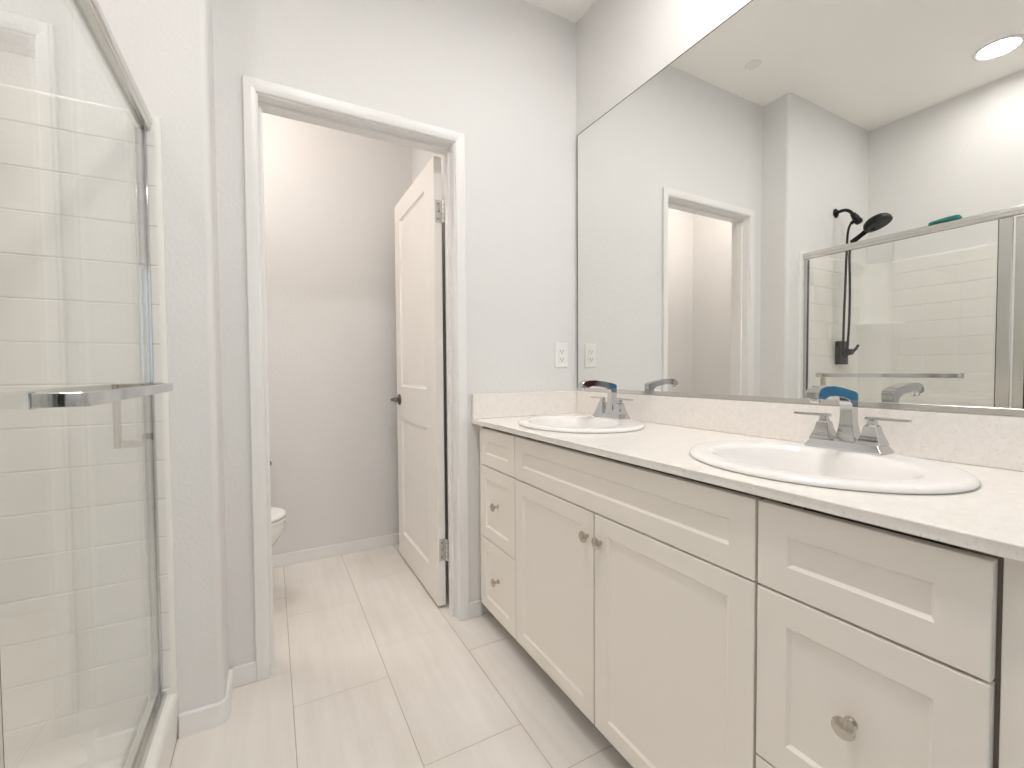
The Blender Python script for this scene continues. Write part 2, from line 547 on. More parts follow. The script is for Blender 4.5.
# lever handle on each side
for sgn, xs in ((-1, DX0), (1, DX1)):
    mb = MB()
    yc, zc = DY1 - 0.065, 0.925
    mb.lathe([(0.0, 0.0), (0.031, 0.0), (0.031, 0.006), (0.026, 0.010), (0.012, 0.012), (0.011, 0.040), (0.0, 0.040)], (xs, yc, zc), (sgn, 0, 0), 24)
    pts = [(xs + sgn * 0.040, yc + 0.006, zc), (xs + sgn * 0.047, yc - 0.01, zc), (xs + sgn * 0.048, yc - 0.05, zc), (xs + sgn * 0.047, yc - 0.105, zc - 0.003)]
    mb.tube(pts, [0.009, 0.010, 0.008, 0.0065], 12)
    h = mb.build('door_handle', 'bronze', door)
    h['label'] = 'dark pewter lever handle'

# ================================================================== LAMPS
def recessed(name, label, x, y, strength, col, group, r=0.076):
    t = thing(name, label, 'ceiling light', (x, y, ZC), group)
    mb = MB()
    mb.lathe([(r, -0.001), (r + 0.004, -0.006), (r + 0.010, -0.008), (r + 0.018, -0.006), (r + 0.021, -0.001), (r + 0.020, 0.0), (r, 0.0), (r, -0.001)], (0, 0, 0), (0, 0, 1), 40, cap=False)
    mb.build('trim_ring', 'ring', t)
    mb = MB(); mb.lathe([(0.0, -0.004), (r * 0.6, -0.004), (r, -0.0025), (r, -0.0005), (0, -0.0005)], (0, 0, 0), (0, 0, 1), 40, cap=False)
    mb.build('lens', lamp_mat('lamp_lens', strength, col), t)
    return t
recessed('recessed_light', 'round white flush light in the ceiling above the shower', -0.742, 0.890, LAMP_SHOWER, (1.0, 0.968, 0.94), 'ceiling lights')
recessed('recessed_light', 'round white flush light in the ceiling in front of the mirror', 1.07, 0.78, LAMP_VANITY, (1.0, 0.968, 0.94), 'ceiling lights')
recessed('recessed_light', 'unseen round fill light added in the ceiling between shower and vanity', 0.30, 0.48, LAMP_FILL, (1.0, 0.968, 0.94), 'ceiling lights')
recessed('recessed_light', 'round white flush light in the toilet room ceiling', -0.25, 2.13, LAMP_TOILET, (1.0, 0.92, 0.86), 'ceiling lights')

mb = MB()
mb.lathe([(0.0, -0.007), (0.036, -0.0065), (0.040, -0.003), (0.040, -0.0005), (0.0, -0.0005)], (0, 0, 0), (0, 0, 1), 32, cap=False)
o = mb.build('sprinkler_cover_plate', 'ring'); o.location = (0.286, 1.575, ZC)
tag(o, 'small flat white disc cover on the ceiling, seen in the mirror', 'sprinkler cover')

# ================================================================== VANITY
FX0, FX1 = 0.790, 0.808      # front faces of doors/drawers, back of them
CB = 0.857                   # underside of the worktop
ZB = 0.074                   # bottom of the fronts
def shaker(y0, y1, z0, z1, fw_y=0.052, fw_z=0.052):
    """slab facing -x with a recessed centre and a bevelled inner edge"""
    mb = MB()
    e = 0.0018
    def ring(iy, iz, x):
        return [Vector((x, y0 + iy, z0 + iz)), Vector((x, y1 - iy, z0 + iz)), Vector((x, y1 - iy, z1 - iz)), Vector((x, y0 + iy, z1 - iz))]
    mb.rings([ring(0, 0, FX1), ring(0, 0, FX0 + e), ring(e * 0.35, e * 0.35, FX0 + e * 0.3), ring(e, e, FX0),
              ring(fw_y, fw_z, FX0), ring(fw_y + 0.0055, fw_z + 0.0055, FX0 + 0.0065)])
    return mb

def knob(parent, y, z, name='knob'):
    mb = MB()
    mb.lathe([(0.0, 0.0), (0.0095, 0.0), (0.0095, 0.003), (0.006, 0.006), (0.005, 0.012), (0.0065, 0.018), (0.0148, 0.0215), (0.0168, 0.0240),
              (0.0162, 0.0265), (0.0115, 0.0295), (0.0055, 0.0308), (0.0, 0.0311)], (0, 0, 0), (-1, 0, 0), 28, cap=False)
    o = mb.build(name, 'nickel', parent)
    o.location = (FX0 + 0.0064, y, z)
    o['label'] = 'brushed nickel round knob'
    return o

def carcass(parent, y0, y1, fillers=()):
    mb = MB()
    t = 0.018
    XBK = XW - 0.004
    for a, c in ((y0 + 0.0005, y0 + t), (y1 - t, y1 - 0.0005)):
        # side panels, notched where a sink bowl hangs over them
        mb.box(FX1, XBK, a, c, ZB + 0.005, 0.700)
        mb.box(FX1, 0.845, a, c, 0.700, CB - 0.001)
        mb.box(1.262, XBK, a, c, 0.700, CB - 0.001)
    mb.box(FX1, XBK, y0 + t, y1 - t, ZB + 0.005, ZB + 0.005 + t)
    mb.box(XBK - 0.006, XBK, y0 + t, y1 - t, ZB + 0.005 + t, CB - 0.001)
    # face frame
    mb.box(FX1, FX1 + 0.018, y0 + t, y0 + 0.04, ZB + 0.023, CB - 0.001)
    mb.box(FX1, FX1 + 0.018, y1 - 0.04, y1 - t, ZB + 0.023, CB - 0.001)
    mb.box(FX1 + 0.060, FX1 + 0.078, y0 + 0.04, y1 - 0.04, CB - 0.060, CB - 0.001)
    mb.box(FX1, FX1 + 0.018, y0 + 0.04, y1 - 0.04, 0.672, 0.703)
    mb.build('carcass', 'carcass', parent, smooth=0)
    for a, c in fillers:
        mb = MB()
        mb.box(FX1 - 0.004, FX1 - 0.0002, a, c, ZB + 0.002, CB - 0.001, bev=0.001, seg=1)
        mb.build('filler_strip', 'cabinet', parent, smooth=0)
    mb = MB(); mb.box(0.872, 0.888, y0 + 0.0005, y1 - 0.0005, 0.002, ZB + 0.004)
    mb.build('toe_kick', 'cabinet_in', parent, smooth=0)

G = 0.0022   # half the gap between fronts
ZD = (ZB, 0.3775, 0.6855, 0.8445)
def front(parent, name, y0, y1, z0, z1, knobs=(), **kw):
    o = shaker(y0 + G, y1 - G, z0 + G, z1 - G, **kw).build(name, 'cabinet', parent, smooth=12)
    for (y, z) in knobs:
        knob(o, y, z)
    return o

# far drawer cabinet
c = thing('drawer_cabinet', 'narrow greige drawer cabinet beside the door casing, below the far sink', 'cabinet', (0, 0, 0), 'vanity cabinets')
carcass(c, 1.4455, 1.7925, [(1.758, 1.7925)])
front(c, 'false_front', 1.4445, 1.757, ZD[2], ZD[3], fw_y=0.054, fw_z=0.050)
front(c, 'drawer_front', 1.4445, 1.757, ZD[1], ZD[2], [(1.6005, 0.538)], fw_y=0.054, fw_z=0.050)
front(c, 'drawer_front', 1.4445, 1.757, ZD[0], ZD[1], [(1.6005, 0.232)], fw_y=0.054, fw_z=0.050)
# sink cabinet
c = thing('sink_cabinet', 'wide greige cabinet with two doors and a long top panel, between drawer cabinets', 'cabinet', (0, 0, 0), 'vanity cabinets')
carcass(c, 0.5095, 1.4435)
front(c, 'false_front', 0.5095, 1.4435, ZD[2], ZD[3], fw_y=0.054, fw_z=0.050)
front(c, 'cabinet_door', 0.985, 1.4435, ZD[0], ZD[2], [(1.012, 0.612)], fw_y=0.050, fw_z=0.048)
front(c, 'cabinet_door', 0.5095, 0.984, ZD[0], ZD[2], [(0.954, 0.612)], fw_y=0.054, fw_z=0.048)
# near drawer cabinet
c = thing('drawer_cabinet', 'greige drawer cabinet nearest the camera, below the near end of the worktop', 'cabinet', (0, 0, 0), 'vanity cabinets')
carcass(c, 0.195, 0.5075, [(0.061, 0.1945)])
mb = MB(); mb.box(FX1, XW - 0.004, 0.061, 0.079, 0.002, CB - 0.001)
mb.build('end_panel', 'cabinet', c, smooth=0)
front(c, 'false_front', 0.198, 0.5085, ZD[2], ZD[3], fw_y=0.054, fw_z=0.050)
front(c, 'drawer_front', 0.198, 0.5085, ZD[1] - 0.016, ZD[2], [(0.354, 0.526)], fw_y=0.054, fw_z=0.052)
front(c, 'drawer_front', 0.198, 0.5085, ZD[0], ZD[1] - 0.016, [(0.354, 0.222)], fw_y=0.054, fw_z=0.052)

# worktop with two oval cut-outs
SINKS = [(1.042, 0.549), (1.042, 1.388)]
CT = 0.877
def worktop():
    mb = MB()
    mb.box(0.768, XW - 0.001, 0.05, YD - 0.001, CB, CT, bev=0.0018, seg=2)
    o = mb.build('worktop', 'quartz', smooth=30)
    cut = MB()
    for sx, sy in SINKS:
        cut.rings([ell(sx - 0.012, sy, CB - 0.05, 0.186, 0.228), ell(sx - 0.012, sy, CT + 0.05, 0.186, 0.228)])
    co = cut.build('cutter', 'quartz')
    md = o.modifiers.new('cut', 'BOOLEAN'); md.object = co; md.operation = 'DIFFERENCE'; md.solver = 'EXACT'
    dg = bpy.context.evaluated_depsgraph_get()
    me = bpy.data.meshes.new_from_object(o.evaluated_get(dg))
    o.modifiers.clear(); o.data = me
    for p_ in me.polygons:
        p_.use_smooth = False
    bpy.data.objects.remove(co, do_unlink=True)
    return o
tag(worktop(), 'long white speckled quartz worktop on the vanity cabinets, holding two sinks', 'worktop')
mb = MB(); mb.box(XW - 0.021, XW - 0.001, 0.05, YD - 0.022, CT + 0.0005, 0.985, bev=0.0015, seg=2)
tag(mb.build('backsplash', 'quartz', smooth=30), 'long speckled quartz strip standing on the worktop below the mirror', 'backsplash', )
mb = MB(); mb.box(0.7685, XW - 0.001, YD - 0.021, YD - 0.001, CT + 0.0005, 0.985, bev=0.0015, seg=2)
tag(mb.build('side_splash', 'quartz', smooth=30), 'short speckled quartz strip on the worktop against the door wall', 'backsplash')

# sinks: drop-in ovals with a wide rear deck
def make_sink():
    t = thing('sink', '', 'sink', (0, 0, CT), 'oval drop-in sinks')
    mb = MB()
    A, B = 0.262, 0.226
    rs = [ell(-0.012, 0, -0.002, 0.180, 0.222), ell(0, 0, 0.0006, B - 0.020, A - 0.020), ell(0, 0, 0.0006, B - 0.004, A - 0.004), ell(0, 0, 0.003, B - 0.0005, A - 0.0005), ell(0, 0, 0.006, B, A), ell(0, 0, 0.0095, B - 0.002, A - 0.002),
          ell(0, 0, 0.0128, B - 0.007, A - 0.007), ell(0, 0, 0.0143, B - 0.014, A - 0.014)]
    # bowl (offset to the front)
    cx = -0.026
    bow = [(0.168, 0.208, 0.0146, cx + 0.004), (0.160, 0.200, 0.0136, cx), (0.154, 0.194, 0.0105, cx), (0.148, 0.188, 0.003, cx), (0.140, 0.180, -0.017, cx), (0.130, 0.168, -0.05, cx),
           (0.118, 0.156, -0.09, cx), (0.090, 0.122, -0.122, cx), (0.055, 0.075, -0.138, cx), (0.026, 0.026, -0.143, cx), (0.022, 0.022, -0.147, cx), (0.021, 0.021, -0.165, cx)]
    rs += [ell(c, 0, z, bx, ay) for bx, ay, z, c in bow]
    # underside back out
    rs += [ell(cx, 0, -0.165, 0.030, 0.030), ell(cx, 0, -0.152, 0.060, 0.080), ell(cx, 0, -0.130, 0.098, 0.130), ell(cx, 0, -0.06, 0.145, 0.185), ell(cx + 0.01, 0, -0.010, 0.166, 0.208), ell(-0.012, 0, -0.002, 0.180, 0.222)]
    mb.rings(rs, cap0=False, cap1=False)
    mb.build('basin', 'porcelain', t, smooth=60)
    mb = MB()
    mb.lathe([(0.0, -0.001), (0.012, 0.0), (0.016, 0.004), (0.020, 0.0055), (0.0215, 0.004), (0.0215, 0.0), (0.018, -0.006), (0.0, -0.006)], (cx, 0, -0.146), (0, 0, 1), 24, cap=False)
    d = mb.build('drain', 'chrome', t)
    d['label'] = 'chrome drain ring'
    return t
s0 = make_sink(); s0.location = (SINKS[0][0], SINKS[0][1], CT)
s0['label'] = 'near white oval sink set in the worktop, above the wide drawers'
s1 = copy_tree(s0); s1.location = (SINKS[1][0], SINKS[1][1], CT)
s1['label'] = 'far white oval sink set in the worktop, beside the door wall'

# faucets: two-handle centre-set, square tapered bodies
def make_faucet():
    """base centre at the origin, spout towards -x, handles along y"""
    t = thing('faucet', '', 'faucet', (0, 0, 0), 'chrome sink faucets')
    mb = MB()
    mb.rings([rrect(0, 0, 0.0, 0.0310, 0.082, 0.002), rrect(0, 0, 0.004, 0.0308, 0.0815, 0.002), rrect(0, 0, 0.0165, 0.0255, 0.0735, 0.002), rrect(0, 0, 0.0190, 0.0245, 0.072, 0.002)])
    mb.build('base_plate', 'chrome', t, smooth=20)
    # spout: flared square column turning into a flat arm
    mb = MB()
    prof = [(0.0215, 0.0240, 0.019), (0.0190, 0.0210, 0.026), (0.0162, 0.0175, 0.042), (0.0138, 0.0142, 0.065), (0.0132, 0.0132, 0.092)]
    rs = [rrect(0.006 - 0.02 * 0, 0, z, hx, hy, 0.0012, 2) for hx, hy, z in prof]
    mb.rings(rs)
    # arm in the xz plane, swept as rectangular sections
    cl = [(0.0192, 0.092, 0.0), ]
    top = [(0.02, 0.09), (0.0205, 0.128), (0.0185, 0.1346), (0.01, 0.1385), (-0.01, 0.143), (-0.0473, 0.1497), (-0.0909, 0.1551), (-0.1236, 0.1545), (-0.1443, 0.15), (-0.1541, 0.141), (-0.1568, 0.1285)]
    bot = [(-0.0075, 0.09), (-0.008, 0.098), (-0.009, 0.1078), (-0.014, 0.1151), (-0.0265, 0.1217), (-0.0549, 0.1273), (-0.0876, 0.1312), (-0.1072, 0.1314), (-0.1181, 0.1279), (-0.1246, 0.1258), (-0.1274, 0.1237)]
    hw = [0.0131, 0.0133, 0.0135, 0.0136, 0.0137, 0.0140, 0.0143, 0.0146, 0.0148, 0.0148, 0.0146]
    rs = []
    for (tx, tz), (bx, bz), w in zip(top, bot, hw):
        e = 0.0010
        T = Vector((tx, 0, tz)); Bv = Vector((bx, 0, bz)); d = (T - Bv).normalized()
        y = Vector((0, 1, 0))
        rs.append([T - d * e + y * w, T + y * (w - e), T - y * (w - e), T - d * e - y * w, Bv + d * e - y * w, Bv - y * (w - e), Bv + y * (w - e), Bv + d * e + y * w])
    mb.rings(rs)
    # aerator under the tip
    mb.cyl((-0.141, 0, 0.126), (-0.143, 0, 0.1185), 0.0100, n=18)
    mb.build('spout', 'chrome', t, smooth=25)
    for s in (-1, 1):
        mb = MB()
        yc = s * 0.051
        pr = [(0.0240, 0.0185), (0.0234, 0.023), (0.0190, 0.034), (0.0155, 0.046), (0.0132, 0.058), (0.0126, 0.0605), (0.0090, 0.0640), (0.0080, 0.071), (0.0066, 0.0765)]
        mb.rings([rrect(0, yc, z, h, h, 0.0012, 2) for h, z in pr])
        hb = mb.build('handle', 'chrome', t, smooth=20)
        mb = MB()
        # thin blade lever reaching outwards
        pts = [(-0.012, 0.0785), (0.000, 0.0795), (0.025, 0.0792), (0.050, 0.0788), (0.070, 0.0792)]
        rs = []
        for d, z in pts:
            w = 0.0085 if d < 0.05 else 0.0075
            h = 0.0032 if d < 0.03 else 0.0026
            y = yc + s * d
            rs.append([Vector((w, y, z - h)), Vector((w, y, z + h * 0.5)), Vector((w - 0.002, y, z + h)), Vector((-w + 0.002, y, z + h)), Vector((-w, y, z + h * 0.5)), Vector((-w, y, z - h))])
        mb.rings(rs)
        mb.build('lever', 'chrome', hb, smooth=20)
    return t
FA = CT + 0.0143
f0 = make_faucet(); f0.location = (1.222, 0.561, FA)
f0['label'] = 'near chrome two-handle faucet standing behind the near sink'
f1 = copy_tree(f0); f1.location = (1.222, 1.412, FA)
f1['label'] = 'far chrome two-handle faucet standing behind the far sink'

# wall mirror
t = thing('wall_mirror', 'large frameless mirror covering the wall above the vanity', 'mirror', (XW, 0.9, 0.987))
mb = MB(); mb.box(-0.0065, -0.0005, -0.85, 0.880, 0.004, 1.236, bev=0.0008, seg=1)
mb.build('mirror_glass', 'mirror', t, smooth=0)
mb = MB()
mb.box(-0.0105, -0.0070, -0.85, 0.880, 0.0, 0.0145, bev=0.0006, seg=1)
mb.box(-0.0105, -0.0005, -0.85, 0.880, -0.0015, 0.0)
o = mb.build('mirror_channel', 'satin', t, smooth=0); o['label'] = 'thin satin metal channel under the mirror'
mb = MB(); mb.box(-0.0075, -0.0005, 0.8805, 0.8850, 0.004, 1.236); mb.box(-0.0075, -0.0005, -0.85, 0.8850, 1.2365, 1.2385)
o = mb.build('mirror_edge', 'bronze', t, smooth=0); o['label'] = 'dark edge line of the mirror'

# outlet on the door wall
t = thing('outlet', 'white duplex outlet on the door wall beside the mirror', 'outlet', (1.2415, YD, 1.160))
mb = MB(); mb.box(-0.0365, 0.0365, -0.006, -0.0002, -0.059, 0.059, bev=0.0035, seg=3)
mb.build('cover_plate', 'plastic', t)
mb = MB(); mb.box(-0.0170, 0.0170, -0.0085, -0.0055, -0.0335, 0.0335, bev=0.0012, seg=2)
for zc in (-0.019, 0.019):
    mb.box(-0.0085, -0.0062, -0.0088, -0.0084, zc - 0.003, zc + 0.006, mi=1); mb.box(0.0055, 0.0085, -0.0088, -0.0084, zc - 0.003, zc + 0.006, mi=1)
    mb.cyl((0, -0.0084, zc - 0.009), (0, -0.0088, zc - 0.009), 0.003, n=12, mi=1)
mb.build('receptacle', ['plastic', 'slot'], t, smooth=20)
for zc in (-0.048, 0.048):
    mb = MB(); mb.lathe([(0, 0), (0.0032, 0), (0.0030, 0.001), (0, 0.0014)], (0, -0.006, zc), (0, -1, 0), 14, cap=False)
    mb.build('screw', 'plastic', t)

# ================================================================== SHOWER
Z_LIP = 1.816
t = thing('shower_stall', 'white one-piece shower surround with tile-look walls and low curb', 'shower stall', (0, 0, 0))
SH = t
zl = [0.164 + 0.1115 * k for k in range(0, 15)]      # horizontal joints
def grooved(base_pts_fn, z0, z1):
    """list of (depth, z) describing tile courses between z0 and z1"""
    prof = [(0.0, z0)]
    for z in zl:
        if z0 + 0.02 < z < z1 - 0.02:
            prof += [(0.0, z - 0.0035), (0.0010, z - 0.0026), (0.0030, z), (0.0010, z + 0.0026), (0.0, z + 0.0035)]
    prof += [(0.0, z1 - 0.012), (0.002, z1 - 0.004), (0.006, z1), (0.018, z1)]
    return prof
TH = 0.016
# end wall: face at YE - TH, wrapping round the front edge
ye = YE - TH
def end_panel(yface, sgn, name):
    prof = grooved(None, 0.11, Z_LIP)
    mb = MB()
    xs0, xs1 = XB - 0.02, -0.262
    rs = []
    for d, z in prof:
        dd = min(d, TH - 0.001)
        y = yface + sgn * dd
        w = yface + sgn * (TH - 0.0005)
        pts = [Vector((xs0, w, z)), Vector((xs0, y, z)), Vector((-0.2815, y, z))]
        y = yface if d <= 0.0031 else y
        # rounded front edge
        for k in range(1, 6):
            a = PI / 2 * k / 5
            pts.append(Vector((-0.2800 + 0.019 * math.sin(a), y + (w - y) * (1 - math.cos(a)), z)))
        rs.append(pts)
    mb.rings(rs)
    return mb.build(name, 'acrylic', SH, smooth=14)
end_panel(ye, 1, 'end_panel')
end_panel(YN + TH, -1, 'near_panel')
# back wall
mb = MB()
rs = []
for d, z in grooved(None, 0.11, Z_LIP):
    x = XB - min(d, 0.015)
    rs.append([Vector((XB - 0.0195, YN + 0.001, z)), Vector((x, YN + 0.001, z)), Vector((x, YE - 0.001, z)), Vector((XB - 0.0195, YE - 0.001, z))])
mb.rings(rs)
mb.build('back_panel', 'acrylic', SH, smooth=14)
# smooth rounded column in the far back corner with a soap shelf
mb = MB()
def corner(z, rx, ry, k=10, pw=1.0):
    x0, y0 = XB - 0.002, ye + 0.002
    pts = [Vector((x0, y0, z))]
    for i in range(k + 1):
        a = PI / 2 * i / k
        # concave-free quarter: bulging front
        pts.append(Vector((x0 + rx * (1 - (1 - math.cos(a)) ** pw) , y0 - ry * (1 - (1 - math.sin(a)) ** pw), z)))
    return pts
def chamf(z, rx, ry, k=10):
    """gently concave corner fill"""
    x0, y0 = XB - 0.002, ye + 0.002
    pts = [Vector((x0, y0, z))]
    for i in range(k + 1):
        a = PI / 2 * i / k
        pts.append(Vector((x0 + rx * (1 - math.sin(a)), y0 - ry * (1 - math.cos(a)), z)))
    return pts
mb.rings([chamf(0.10, 0.13, 0.16), chamf(1.40, 0.13, 0.16), chamf(1.800, 0.13, 0.16), chamf(1.815, 0.11, 0.14)])
mb.build('corner_column', 'acrylic', SH, smooth=50)
mb = MB()
def bulge(z, rx, ry, k=12):
    x0, y0 = XB - 0.002, ye + 0.002
    pts = [Vector((x0, y0, z))]
    for i in range(k + 1):
        s = i / k
        # nearly straight front between the two walls, rounded at its ends
        pts.append(Vector((x0 + rx * (1 - s) + 0.030 * math.sin(PI * s), y0 - ry * s - 0.030 * math.sin(PI * s), z)))
    return pts
mb.rings([bulge(0.75, 0.10, 0.13), bulge(1.00, 0.115, 0.16), bulge(1.28, 0.135, 0.19), bulge(1.368, 0.145, 0.205), bulge(1.384, 0.152, 0.215), bulge(1.392, 0.150, 0.212), bulge(1.392, 0.135, 0.195), bulge(1.386, 0.125, 0.18)])
mb.build('corner_shelf', 'acrylic', SH, smooth=50)
# base: pan with curb
mb = MB()
ya, yb = YN + 0.001, YE - 0.001
prof = [(XB - 0.019, 0.002), (-0.266, 0.002), (-0.2630, 0.010), (-0.2600, 0.120), (-0.2615, 0.133), (-0.268, 0.141), (-0.278, 0.1435), (-0.322, 0.1435), (-0.334, 0.140), (-0.342, 0.128),
        (-0.350, 0.070), (-0.365, 0.056), (-0.68, 0.044), (-1.03, 0.056), (-1.060, 0.064), (-1.078, 0.085), (XB + 0.001, 0.112), (XB - 0.019, 0.115)]
mb.rings([[Vector((x, y, z)) for x, z in prof] for y in (ya, yb)])
# coved ends of the pan
for yw, s in ((ye, -1), (YN + TH, 1)):
    cv = [(0.0, 0.112), (0.004, 0.085), (0.018, 0.064), (0.045, 0.052), (0.045, 0.020), (0.0, 0.020)]
    mb.rings([[Vector((x, yw + s * d, z)) for d, z in cv] for x in (XB, -0.335)])
mb.build('pan', 'acrylic', SH, smooth=40)
mb = MB(); mb.lathe([(0.0, 0.0), (0.040, 0.0), (0.048, 0.003), (0.050, 0.0), (0.050, -0.003)], (-0.68, 0.84, 0.0445), (0, 0, 1), 28, cap=False)
o = mb.build('drain', 'chrome', SH); o['label'] = 'chrome floor drain'

# door frame: header, wall jambs, bottom track
fr = thing('shower_door_frame', 'silver metal frame around the shower opening with top rail', 'shower frame', (0, 0, 0))
XH0, XH1 = -0.3062, -0.279
JY1 = ye - 0.0005; JY0 = YN + TH + 0.0005
mb = MB()
mb.prism([(XH0, 1.769), (-0.3038, 1.769), (-0.3038, 1.776), (-0.2955, 1.776), (-0.2955, 1.769), (-0.286, 1.769), (XH1 - 0.003, 1.774), (XH1 - 0.003, 1.784), (XH1, 1.786), (XH1, 1.803), (XH1 - 0.004, 1.807), (XH0, 1.807)], 'y', JY0, JY1)
mb.build('header', 'satin', fr, smooth=20)
for a, c in ((JY1 - 0.018, JY1), (JY0, JY0 + 0.018)):
    mb = MB()
    mb.box(-0.320, -0.315, a, c, 0.150, 1.7688, bev=0.001, seg=1)
    mb.box(-0.2966, -0.2915, a, c, 0.150, 1.7688, bev=0.0015, seg=3)
    yb0, yb1 = (c - 0.004, c) if c == JY1 else (a, a + 0.004)
    mb.box(-0.315, -0.2966, yb0, yb1, 0.150, 1.7688)
    j = mb.build('jamb', 'chrome', fr, smooth=25)
mb = MB()
mb.prism([(-0.332, 0.1440), (-0.284, 0.1440), (-0.284, 0.149), (-0.2875, 0.1585), (-0.2905, 0.1585), (-0.2905, 0.150), (-0.3082, 0.150), (-0.3082, 0.160), (-0.3100, 0.160), (-0.3100, 0.150), (-0.328, 0.150), (-0.328, 0.160), (-0.332, 0.160)], 'y', JY0, JY1)
mb.build('bottom_track', 'satin', fr, smooth=20)

# sliding doors
def slider(label, x, y0, y1, stile_lo, stile_hi):
    t = thing('shower_door', label, 'shower door', (x, (y0 + y1) / 2, 0.164), 'sliding shower doors')
    h = (y1 - y0) / 2
    mb = MB(); mb.box(-0.003, 0.003, -h + (0.02 if stile_lo else 0), h - (0.02 if stile_hi else 0), 0.0, 1.604)
    mb.build('glass_panel', 'glass', t, smooth=0)
    for on, s in ((stile_lo, -1), (stile_hi, 1)):
        if not on:
            continue
        mb = MB()
        w = 0.044
        a, c = (-h, -h + w) if s < 0 else (h - w, h)
        mb.box(-0.0075, -0.0032, a, c, 0.0, 1.602, bev=0.001, seg=1)
        mb.box(0.0032, 0.0075, a, c, 0.0, 1.602, bev=0.001, seg=1)
        e0, e1 = (a, a + 0.003) if s < 0 else (c - 0.003, c)
        mb.box(-0.0032, 0.0032, e0, e1, 0.0, 1.602)
        g0, g1 = (c - 0.001, c + 0.0025) if s < 0 else (a - 0.0025, a + 0.001)
        mb.box(-0.0068, -0.0032, g0, g1, 0.0, 1.602, mi=1); mb.box(0.0032, 0.0068, g0, g1, 0.0, 1.602, mi=1)
        st = mb.build('stile', ['satin', 'rubber'], t, smooth=0)
        st['label'] = 'satin metal edge strip'
    return t
XA = -0.3000
far = slider('far clear glass shower door carrying the towel bar', XA, 0.713, 1.6000, True, False)
near = slider('near clear glass shower door behind the metal edge strip', -0.3182, 0.097, 0.7600, False, False)
# narrow second strip seen beside the first
mb = MB()
h = (0.7600 - 0.097) / 2
mb.box(-0.0068, -0.0032, h - 0.088, h - 0.052, 0.0, 1.602, bev=0.001, seg=1); mb.box(0.0032, 0.0066, h - 0.088, h - 0.052, 0.0, 1.602, bev=0.001, seg=1)
mb.box(-0.0070, -0.0030, h - 0.091, h - 0.088, 0.0, 1.602, mi=1); mb.box(0.0030, 0.0068, h - 0.091, h - 0.088, 0.0, 1.602, mi=1)
mb.build('stile', ['satin', 'rubber'], near, smooth=0)

# towel bar on the far door (room side): flat square-section bar with two returns
yc = (0.713 + 1.6000) / 2; zb = 1.0475 - 0.164
mb = MB()
y0, y1 = 0.868 - yc, 1.503 - yc
xo = -0.233 - XA
mb.box(xo - 0.008, xo, y0, y1, zb - 0.0105, zb + 0.0105, bev=0.0012, seg=2)
for ya_, yb_ in ((y0, y0 + 0.009), (y1 - 0.009, y1)):
    mb.box(0.0042, xo - 0.0075, ya_, yb_, zb - 0.0105, zb + 0.0105, bev=0.0008, seg=1)
    mb.box(0.0031, 0.0048, ya_ - 0.004, yb_ + 0.004, zb - 0.0125, zb + 0.0125, bev=0.0008, seg=1)
o = mb.build('towel_bar', 'chrome', far, smooth=20); o['label'] = 'polished chrome square towel bar'
# pull on the inside
mb = MB()
yp = 1.522 - yc
z_t, z_b = 1.048 - 0.164, 0.898 - 0.164
xi = -0.050
mb.box(xi - 0.012, xi, yp - 0.013, yp + 0.013, z_b - 0.009, z_t + 0.009, bev=0.001, seg=1)
for z in (z_b, z_t):
    mb.box(xi - 0.001, -0.0042, yp - 0.008, yp + 0.008, z - 0.009, z + 0.009, bev=0.001, seg=1)
    mb.box(-0.0052, -0.0031, yp - 0.012, yp + 0.012, z - 0.012, z + 0.012, bev=0.0008, seg=1)
o = mb.build('pull_handle', 'nickel', far, smooth=20); o['label'] = 'square pull handle on the shower side'

# teal cloth folded on the header
mb = MB()
rs = []
n = 14
for i in range(n + 1):
    s = i / n
    y = 0.885 + 0.120 * s
    b0 = 1.8073 + 0.006 * max(0.0, math.sin(PI * (s - 0.12) / 0.8)) * (0.35 + s)
    if s < 0.06 or s > 0.9: b0 = 1.8073
    tz = 1.8073 + 0.021 + 0.003 * math.sin(5 * s)
    if i == 0: tz -= 0.012
    if i == n: tz -= 0.004
    w = 0.012 + 0.001 * math.sin(7 * s)
    x = -0.2935
    rs.append([Vector((x - w, y, b0)), Vector((x - w * 1.02, y, (b0 + tz) / 2)), Vector((x - w * 0.7, y, tz)), Vector((x, y, tz + 0.001)), Vector((x + w * 0.6, y, tz - 0.0015)), Vector((x + w, y, (b0 + tz) / 2 - 0.002)), Vector((x + w * 0.95, y, b0))])
mb.rings(rs)
tag(mb.build('cleaning_cloth', 'teal', smooth=60), 'small folded teal cloth lying on top of the shower rail', 'cloth')

# black shower head set
XS = -0.680
t = thing('handheld_shower', 'matte black shower head with handheld wand and hanging hose on the shower wall', 'shower head', (XS, YE, 2.123))
mb = MB(); mb.lathe([(0.0, 0.0005), (0.031, 0.0005), (0.031, 0.004), (0.024, 0.011), (0.014, 0.014), (0.0, 0.014)], (0, 0, 0), (0, -1, 0), 28, cap=False)
mb.build('flange', 'black', t)
def bez(p0, p1, p2, p3, n=14):
    o = []
    for i in range(n + 1):
        s = i / n
        o.append(Vector(p0) * (1 - s) ** 3 + Vector(p1) * 3 * s * (1 - s) ** 2 + Vector(p2) * 3 * s * s * (1 - s) + Vector(p3) * s ** 3)
    return o
mb = MB(); mb.tube(bez((0, -0.010, 0.0), (0, -0.055, 0.014), (0, -0.080, 0.002), (0, -0.105, -0.040)), 0.0105, 14)
mb.build('arm', 'black', t)
mb = MB()
d = Vector((0, -0.045, -0.075)).normalized()
p = Vector((0, -0.103, -0.037))
